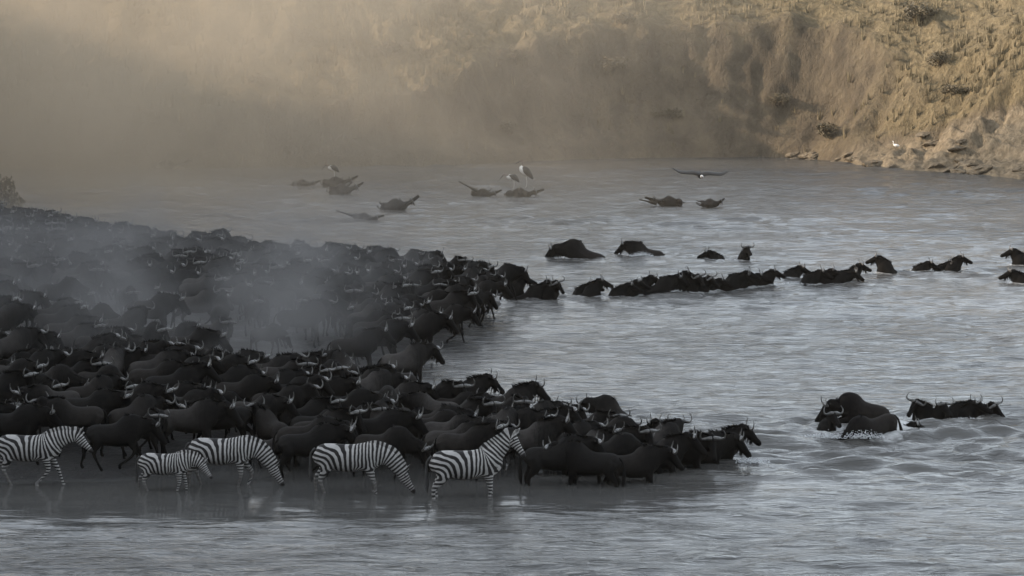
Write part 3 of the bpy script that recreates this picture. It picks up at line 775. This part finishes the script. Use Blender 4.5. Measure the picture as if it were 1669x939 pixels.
    # one hind or fore leg that sticks out of the water
for px, py, dx, dz, L, who in ((664, 330, 1, .75, 1.0, 0), (574, 350, -1, .30, 1.1, 1), (775, 309, -1, .55, 1.3, 2), (566, 303, 1, .9, .7, 6), (561, 295, 1, .5, .5, 7), (1060, 333, -1, .25, .9, 4)):
    carc = [o for o in C.objects if o.get('label') == DEAD[who][7]][0]
    wx_, wy_ = at(*DEAD[who][:2]); ws_ = at(px, DEAD[who][1])[0]
    lv, lf_ = [], []; zz = CAM_H-(py-HOR)*wy_/FPX; t = Vector((dx, 0, dz)).normalized()
    p0 = Vector((ws_, wy_, max(zz, .15)))-t*.35
    pts = [(*(p0+t*L*k_), r, r) for k_, r in ((0, .11), (.3, .085), (.55, .05), (.8, .035), (.97, .04), (1.08, .035))]
    loft(lv, lf_, pts, seg=8, sub=2); lm = smooth(mesh_from('stiff_leg', lv, lf_)); lm.materials.append(M_WILD)
    lo_ = link('stiff_leg', lm, None, carc); lo_.matrix_parent_inverse = (Matrix.Translation(carc.location) @ carc.rotation_euler.to_matrix().to_4x4() @ Matrix.Diagonal((*carc.scale, 1))).inverted()
    lo_.color = (1, 1, 1, 1)

# ---------------------------------------------------------------- birds
def simple(name, col, rough=.7, var=.3):
    n = NM(name); return n.bsdf(n.mix(n.noise(n.coords(), 14, 4), tuple(c*(1-var) for c in col), tuple(c*(1+var) for c in col)), rough)
M_FD, M_FW = simple('dark_feather', (.018, .017, .016)), simple('white_feather', (.72, .70, .66), .75, .12)
M_BILL, M_PINK, M_LEGW = simple('horn_bill', (.05, .043, .035)), simple('bare_skin', (.15, .11, .09)), simple('chalky_leg', (.40, .37, .33))
def part(name, st, mat, par, lat=(0, 1, 0), seg=10, sub=3):
    v_, f_ = [], []; loft(v_, f_, st, lat=lat, seg=seg, sub=sub); return link(name, smooth(mesh_from(name, v_, f_)), mat, par)
def stork(x, y, z, rz, label, hunch=0.0, sc=1.0):
    r = bpy.data.objects.new('marabou_stork', None); C.objects.link(r); r.location = (x, y, z); r.rotation_euler[2] = math.radians(rz); r.scale = (sc,)*3
    tag(r, label, 'stork', 'marabou storks on the carcasses')
    h = hunch
    part('belly', [(-.20, 0, .58, .03, .03), (-.10, 0, .66, .11, .12), (.06, 0, .80-h*.1, .17, .18), (.20+h*.1, 0, .96-h*.22, .14, .15), (.16+h*.16, 0, 1.06-h*.28, .05, .06)], M_FW, r)
    for s in (-1, 1):
        part('wing', [(.12+h*.1, s*.09, 1.02-h*.22, .05, .06), (.04, s*.12, .90-h*.14, .075, .15), (-.10, s*.11, .74-h*.05, .07, .15), (-.25, s*.07, .56, .045, .10), (-.36, s*.02, .42, .015, .03)], M_FD, r)
        part('leg', [(-.04, s*.06, .66, .035, .04), (-.02, s*.06, .50, .018, .02), (-.05, s*.06, .33, .016, .018), (-.03, s*.06, .05, .013, .015), (.03, s*.06, .01, .03, .01)], M_LEGW, r, seg=6, sub=2)
    nx, nz = .17+h*.16, 1.04-h*.26
    part('neck', [(nx, 0, nz, .05, .055), (nx-.03+h*.10, 0, nz+.13-h*.09, .035, .04), (nx+.02+h*.16, 0, nz+.25-h*.18, .035, .035)], M_PINK, r, seg=8)
    hx_, hz_ = nx+.04+h*.18, nz+.28-h*.2
    hd = part('head', [(hx_-.07, 0, hz_+.02, .02, .02), (hx_-.02, 0, hz_+.01, .045, .05), (hx_+.06, 0, hz_-.01, .04, .042), (hx_+.10, 0, hz_-.03, .03, .03)], M_PINK, r, seg=8)
    part('bill', [(hx_+.07, 0, hz_-.015, .028, .036), (hx_+.22, 0, hz_-.10-h*.12, .020, .027), (hx_+.36, 0, hz_-.17-h*.24, .005, .006)], M_BILL, r, seg=8)
    return r
x, y = at(857, 320); stork(x, y, .50, 176, 'upright marabou stork with dark wings and white breast, standing tallest on the carcass', 0, 1.12)
x, y = at(838, 320); stork(x-.05, y-.1, .42, 168, 'hunched marabou stork preening, left of the upright stork', 1.0, .92)
x, y = at(544, 303); stork(x, y, .45, 170, 'hazy hunched stork on the faint carcass in the dust', .9, .85)
# small white egret on the point of the rocky bank
def egret(x, y, z):
    r = bpy.data.objects.new('white_egret', None); C.objects.link(r); r.location = (x, y, z); r.rotation_euler[2] = math.radians(175)
    tag(r, 'small white bird perched on the rocky point of the right bank', 'bird')
    part('body', [(-.24, 0, .22, .02, .02), (-.12, 0, .27, .08, .08), (.05, 0, .31, .10, .09), (.16, 0, .36, .05, .05)], M_FW, r)
    part('wing', [(.10, .06, .36, .03, .04), (-.08, .09, .32, .03, .07), (-.26, .05, .25, .01, .02)], M_FW, r); part('wing', [(.10, -.06, .36, .03, .04), (-.08, -.09, .32, .03, .07), (-.26, -.05, .25, .01, .02)], M_FW, r)
    part('neck', [(.13, 0, .36, .035, .035), (.20, 0, .44, .022, .022), (.16, 0, .53, .018, .018), (.21, 0, .58, .025, .025), (.26, 0, .57, .015, .015)], M_FW, r)
    part('bill', [(.25, 0, .57, .010, .010), (.36, 0, .55, .003, .003)], M_BILL, r, seg=6)
    for s in (-1, 1): part('leg', [(-.0, s*.03, .25, .010, .010), (0, s*.03, 0, .008, .008)], M_FD, r, seg=5, sub=1)
ep, eu, ej = bank_at(1404, .9); egret(ep.x, ep.y, ep.z)
# flying bird, coming towards the camera over the water
def flyer():
    py = 283; d_ = 121.0; z = CAM_H-(py-HOR)*d_/FPX; x = (1142-834.5)/FPX*d_
    r = bpy.data.objects.new('flying_vulture', None); C.objects.link(r); r.location = (x, d_, z); r.rotation_euler = (math.radians(0), math.radians(9), math.radians(-82-90+90))
    tag(r, 'dark broad-winged vulture gliding low over the water with wings spread', 'bird')
    part('body', [(-.42, 0, .02, .06, .02), (-.30, 0, -.02, .10, .06), (-.05, 0, -.07, .13, .12), (.20, 0, -.06, .11, .10), (.32, 0, -.03, .06, .06)], M_FD, r)
    part('ruff', [(.26, 0, -.04, .075, .075), (.33, 0, -.03, .085, .085), (.38, 0, -.03, .04, .04)], M_FW, r)
    hd = part('head', [(.34, 0, -.03, .04, .04), (.42, 0, -.04, .045, .045), (.48, 0, -.05, .03, .03)], M_PINK, r); part('bill', [(.46, 0, -.05, .02, .025), (.53, 0, -.08, .006, .008)], M_BILL, r, seg=6)
    for s in (-1, 1):
        if s > 0: zc = [(0, .0), (.3, .06), (.6, .03), (.95, .0), (1.15, .05), (1.3, .14)]
        else: zc = [(0, .0), (.3, .10), (.6, .10), (.95, .12), (1.15, .20), (1.32, .32)]
        st = [(.0-.02*i, s*(yy_+.04), zz_, c_, th) for i, ((yy_, zz_), c_, th) in enumerate(zip(zc, (.24, .30, .30, .28, .24, .12), (.10, .085, .07, .055, .04, .018)))]
        w = part('wing', st, M_FD, r, lat=(1, 0, 0), seg=12)
        for k_ in range(6):
            a_ = k_/5; y0, z0 = s*(1.12+.16*(1-a_)), zc[4][1]+.05*(1-a_)
            x0 = .10-.30*a_
            part('feather', [(x0, y0, z0, .035, .006), (x0-.02-.05*a_, y0+s*.14, z0+.05, .03, .005), (x0-.05-.12*a_, y0+s*.25*(1-.3*a_), z0+.11*(1-.4*a_), .008, .003)], M_FD, w, lat=(1, 0, 0), seg=5, sub=2)
    part('tail', [(-.36, 0, .0, .07, .015), (-.50, 0, .02, .13, .010), (-.60, 0, .03, .12, .005)], M_FD, r)
flyer()

# ---------------------------------------------------------------- far bank growth
n = NM('dry_grass'); gp = n.noise(n.geo(), .5, 3); gq = n.noise(n.geo(), 9, 2)
gc = n.mix(n.ramp(gp, [(.35, 0), (.65, 1)]), (.105, .081, .045), (.21, .163, .095)); gc = n.mix(n.ramp(gq, [(.3, 0), (.7, .5)]), gc, (.075, .066, .034))
M_GRASS = n.bsdf(gc, .8)
rs = np.random.RandomState(9)
gm2 = topm.copy()*(R_ < 60)+.10; gm2[rockm > .4] *= .12; gm2[hz < .25] = 0
vis = (bpx[U_] > -60) & (bpx[U_] < 1760)
wgt = (gm2*vis*np.gradient(rv)[None, :]*(.25+sstep(-.15, .35, fbm(BX, BY, .35, 77, 3)))).ravel(); wgt /= wgt.sum()
pick = rs.choice(len(wgt), 15000, p=wgt)
P0 = bco.reshape(-1, 3)[pick]+rs.normal(0, .10, (len(pick), 3))*np.array((1, 1, .2))
gv, gf = [], []
for p in P0:
    H = rs.uniform(.25, .75)*(1.5 if rs.rand() < .2 else 1)
    for k_ in range(6):
        a_ = rs.rand()*2*PI; o_ = np.array((math.cos(a_), math.sin(a_), 0)); w_s = np.array((-o_[1], o_[0], 0))*rs.uniform(.03, .06)
        b0 = p+o_*.08-np.array((0, 0, .12)); t0_ = p+o_*rs.uniform(.12, .42)*H+np.array((0, 0, H*rs.uniform(.6, 1)))
        b = len(gv); gv += [b0-w_s, b0+w_s, t0_]; gf.append((b, b+1, b+2))
gme2 = bpy.data.meshes.new('dry_grass'); gva = np.array(gv, dtype=np.float32)
gme2.vertices.add(len(gva)); gme2.vertices.foreach_set('co', gva.ravel()); gme2.loops.add(len(gva)); gme2.loops.foreach_set('vertex_index', np.arange(len(gva), dtype=np.int32))
gme2.polygons.add(len(gva)//3); gme2.polygons.foreach_set('loop_start', np.arange(0, len(gva), 3, dtype=np.int32)); gme2.update(calc_edges=True)
tag(link('dry_grass', gme2, M_GRASS), 'tufts of dry straw-coloured grass on the far bank', 'grass', kind='stuff')

n = NM('scrub_leaf'); M_LEAF = n.bsdf(n.mix(n.ramp(n.noise(n.coords(), 2.5, 3), [(.3, 0), (.7, 1)]), (.045, .037, .022), (.125, .100, .060)), .7)
M_BARK = simple('scrub_bark', (.05, .04, .03), .9)
def bush_meshes(seed, droop):
    r = random.Random(seed); v_, f_ = [], []; tv_, tf_ = [], []
    lobes = [(r.uniform(-.7, .7), r.uniform(-.5, .5), r.uniform(.12, .75), r.uniform(.25, .48)) for _ in range(11)]
    for lx, ly, lz, lr in lobes:
        m = (lx*.4+r.uniform(-.1, .1), ly*.4, lz*.5)
        loft(tv_, tf_, [(lx*.08, ly*.08, -.3, .03, .03), (*m, .018, .018), (lx, ly, lz, .008, .008)], seg=5, sub=2)
        for _ in range(110):
            d_ = Vector((r.gauss(0, 1), r.gauss(0, 1), r.gauss(0, 1))).normalized()*lr*r.uniform(.45, 1.05)
            c_ = Vector((lx, ly, lz))+d_; s_ = r.uniform(.045, .10)
            q_ = Euler((r.uniform(0, 6), r.uniform(0, 6), r.uniform(0, 6))).to_matrix()
            b = len(v_); L_ = s_*(1.6+droop)
            for a_, e_ in ((-s_*.5, 0), (0, -L_*.5), (s_*.5, 0), (0, L_*.5)): v_.append(tuple(c_+q_ @ Vector((a_, e_, 0))+Vector((0, 0, -droop*abs(e_)*.3))))
            f_.append((b, b+1, b+2, b+3))
    return mesh_from('foliage', v_, f_), smooth(mesh_from('trunk', tv_, tf_))
BM = [bush_meshes(s, .3*(s % 3)) for s in range(4)]
for a_, b_ in BM: a_.materials.append(M_LEAF); b_.materials.append(M_BARK)
BUSH = [(1655, 3.6, 1.7), (1330, 1.4, 1.2), (1420, 4.6, 1.1), (1388, 6.4, 1.2), (1250, 3.4, 1.1), (1575, 7.6, 1.2), (1100, 2.6, 1.1), (1030, 6.0, 1.5), (900, 6.4, 1.3), (860, 1.8, 1.0), (1350, 9.5, 1.4), (1060, 9.2, 1.2), (700, 7.0, 1.5), (520, 8.0, 1.3), (430, 5.2, 1.2)]
bi = 0
side_ = lambda px: 'above the rocky apron' if px > 1560 else 'left of the rocky apron' if px > 1380 else 'above the flying vulture' if px > 1080 else 'right of the storks' if px > 900 else 'above the storks' if px > 760 else 'fading in the dust'
hgt_ = lambda h: 'at the waterline' if h < 1.2 else 'low on the bank' if h < 4 else 'halfway up the bank' if h < 7.5 else 'near the top of the photo'
for k_, (px, h, sc) in enumerate(BUSH):
    p, _, _ = bank_at(px, h); fm_, tm_ = BM[k_ % 4]
    r = bpy.data.objects.new('scrub_bush', None); C.objects.link(r); r.location = p; r.scale = (sc, sc*.9, sc*random.uniform(.6, .85)); r.rotation_euler[2] = random.uniform(0, 6)
    tag(r, f'{("wide" if sc > 1.4 else "small")} dry scrub bush {hgt_(h)}, {side_(px)}', 'bush', 'scrub bushes on the far bank')
    link('foliage', fm_, None, r); link('trunk', tm_, None, r)

x, y = at(-6, 352); z = float(ground_z(x, y)); r = bpy.data.objects.new('scrub_bush', None); C.objects.link(r); r.location = (x, y, z); r.scale = (1.3, 1.3, 2.6)
tag(r, 'tall dark bush cut by the left edge above the dusty herd', 'bush'); link('foliage', BM[1][0], None, r); link('trunk', BM[1][1], None, r)
# boulders and slabs at the foot of the rocky point
M_ROCK = None
n = NM('river_rock'); q1 = n.noise(n.coords(), 2.2, 6, .65); M_ROCK = n.bsdf(n.mix(n.ramp(q1, [(.35, 0), (.65, 1)]), (.075, .060, .042), (.20, .158, .108)), .9, n.bump(q1, .8, .15), .25)
RM = []
for s_ in range(5):
    bm = bmesh.new(); bmesh.ops.create_icosphere(bm, subdivisions=3, radius=1)
    for v_ in bm.verts:
        q_ = v_.co.copy(); v_.co *= 1+.45*mnoise.noise(q_*1.3+Vector((s_*7, 0, 0)))+.16*mnoise.noise(q_*3.1+Vector((s_, 4, 0)))
        v_.co.z = max(v_.co.z, -.5)*.62; v_.co.x *= 1.35; v_.co = Vector((round(v_.co.x*5)/5*.4+v_.co.x*.6, v_.co.y, round(v_.co.z*4)/4*.4+v_.co.z*.6))
    me = bpy.data.meshes.new('boulder'); bm.to_mesh(me); bm.free(); me.materials.append(M_ROCK); RM.append(me)
rr = random.Random(12)
for k_ in range(30):
    px = rr.choice([rr.uniform(1372, 1680), rr.uniform(1372, 1680), rr.uniform(1290, 1372)]); h = rr.uniform(-.15, .5) if rr.random() < .7 else rr.uniform(.5, 2.4)
    if px < 1372: h = rr.uniform(-.2, .15)
    p, _, _ = bank_at(px, h); o = link('boulder', RM[k_ % 5]); o.location = p; sz = rr.uniform(.18, .48); o.scale = (sz*1.3, sz, sz*rr.uniform(.6, 1.1))
    o.rotation_euler = (rr.uniform(-.3, .3), rr.uniform(-.45, .1), rr.uniform(-.5, .9))
    big = 'large' if sz > .38 else 'middling' if sz > .27 else 'small'
    wh_ = 'at the cliff foot left of the point' if px < 1372 else 'at the rocky point tip' if px < 1440 else 'under the first slab' if px < 1510 else 'mid rocky apron' if px < 1590 else 'at the right edge of the photo'
    tag(o, f'{big} tan boulder {"half in the water" if h < .2 else "lying just above the water" if h < .6 else "up on the slope"} {wh_}', 'boulder', 'boulders of the rocky point')

# ---------------------------------------------------------------- splashes
M_SPL = None
n = NM('white_water'); M_SPL = n.bsdf((.5, .51, .52), .3, None, .5)
def splash(px, py, w, h, nn, label, seed):
    r = random.Random(seed); x, y = at(px, py); bm = bmesh.new()
    for _ in range(nn*3):
        a_ = max(-1, min(1, r.gauss(0, .5))); hh = abs(r.gauss(0, .33))*h*(1-abs(a_)*.6); s_ = r.uniform(.004, .011)*(1.3-hh/h*.5)
        bmesh.ops.create_icosphere(bm, subdivisions=1, radius=s_, matrix=Matrix.Translation((x+a_*w, y+r.uniform(-.35, .1), hh+.01)) @ Matrix.Diagonal((r.uniform(1, 2.2), 1, r.uniform(.6, 1.2), 1)))
    me = bpy.data.meshes.new('splash'); bm.to_mesh(me); bm.free(); smooth(me)
    tag(link('splash', me, M_SPL), label, 'splash', kind='stuff')
for a_ in ((1402, 712, .55, .30, 260, 'white spray under the arched leaping wildebeest', 1), (1345, 712, .5, .16, 160, 'foam round the horned face left of the leaper', 2), (1045, 418, .5, .30, 240, 'spray thrown up by the wildebeest heading left', 3),
           (1105, 479, .5, .22, 130, 'spray along the middle bunch of swimmers', 4), (1300, 463, .6, .12, 110, 'white streak of water behind the thin low swimmer', 5), (1578, 686, .3, .15, 90, 'spray under the right-hand swimming bunch', 6), (1225, 752, .4, .12, 100, 'foam before the foremost wildebeest of the near herd', 7)):
    splash(*a_)

# ---------------------------------------------------------------- dust and haze
def box(name, lo, hi, mat):
    v_ = [(x, y, z) for x in (lo[0], hi[0]) for y in (lo[1], hi[1]) for z in (lo[2], hi[2])]
    me = mesh_from(name, v_, [(0, 1, 3, 2), (4, 6, 7, 5), (0, 4, 5, 1), (2, 3, 7, 6), (0, 2, 6, 4), (1, 5, 7, 3)])
    return link(name, me, mat)
def vol_mat(name, dens, build, aniso=.25, col=(.93, .87, .77)):
    n = NM(name); p = n.n('ShaderNodeVolumePrincipled'); p.inputs['Color'].default_value = (*col, 1); p.inputs['Anisotropy'].default_value = aniso
    if build is None: p.inputs['Density'].default_value = dens
    else:
        g = n.n('ShaderNodeNewGeometry'); sx = n.n('ShaderNodeSeparateXYZ'); n.l(g.outputs['Position'], sx.inputs[0])
        n.l(n.math('MULTIPLY', build(n, g.outputs['Position'], sx.outputs), dens), p.inputs['Density'])
    n.l(p.outputs[0], n.out.inputs['Volume']); return n.m
def mr(n, v, a, b, smoothed=True):
    m = n.n('ShaderNodeMapRange'); m.interpolation_type = 'SMOOTHSTEP'; m.inputs[1].default_value = min(a, b); m.inputs[2].default_value = max(a, b)
    if a > b: m.inputs[3].default_value = 1; m.inputs[4].default_value = 0
    n.l(v, m.inputs[0]); return m.outputs[0]
def dens_far(n, pos, s):
    mp = n.n('ShaderNodeMapping'); mp.inputs['Scale'].default_value = (.055, .04, .085); mp.inputs['Rotation'].default_value = (0, .5, 0); n.l(pos, mp.inputs[0])
    nz = n.noise(mp.outputs[0], 1.6, 3, .55, .3)
    d_ = n.math('MULTIPLY', n.ramp(nz, [(.34, .10), (.66, 1)]), n.math('POWER', mr(n, s[0], 22, -27), 1.4))
    return n.math('MULTIPLY', d_, n.math('MULTIPLY', mr(n, s[1], 98, 122), mr(n, s[2], 27, 14)))
def dens_low(n, pos, s):
    mp = n.n('ShaderNodeMapping'); mp.inputs['Scale'].default_value = (.16, .08, .28); n.l(pos, mp.inputs[0])
    nz = n.noise(mp.outputs[0], 1.5, 3, .6, .4)
    d_ = n.math('MULTIPLY', n.ramp(nz, [(.44, .03), (.60, 1)]), mr(n, s[0], -2.0, -6.5))
    d_ = n.math('MULTIPLY', d_, n.math('MULTIPLY', mr(n, s[1], 62, 67.5), mr(n, s[1], 117, 100)))
    return n.math('MULTIPLY', d_, mr(n, s[2], 4.9, .8))
DUST = True
if DUST:
    tag(box('dust_cloud', (-62, 96, -.6), (24, 158, 27), vol_mat('far_dust', .060, dens_far, .25, (.59, .50, .39))), 'pale sunlit dust cloud drifting over the far river and bank', 'dust', kind='stuff')
    tag(box('dust_cloud', (-32, 61, -.5), (0, 95.9, 5), vol_mat('low_dust', .16, dens_low, .2, (.27, .265, .265))), 'grey low dust hanging over the herd in the middle', 'dust', kind='stuff')
    tag(box('haze', (-300, -60, -3.2), (300, 330, 60), vol_mat('haze', .00014, None, .3, (.62, .53, .42))), 'thin dusty haze over the whole river', 'haze', kind='stuff')

# alike things that the place can still tell apart
same = {}
for o in C.objects:
    if o.parent is None and o.get('category') in ('wildebeest', 'boulder', 'bush'): same.setdefault(o['label'], []).append(o)
for lab, os_ in same.items():
    if len(os_) in (2, 3) and len(lab.replace('-', ' ').split()) < 16:
        os_.sort(key=lambda o: o.location.x/o.location.y)
        for o, w in zip(os_, ('leftmost', 'rightmost') if len(os_) == 2 else ('leftmost', 'middle', 'rightmost')): o['label'] = lab+', '+w
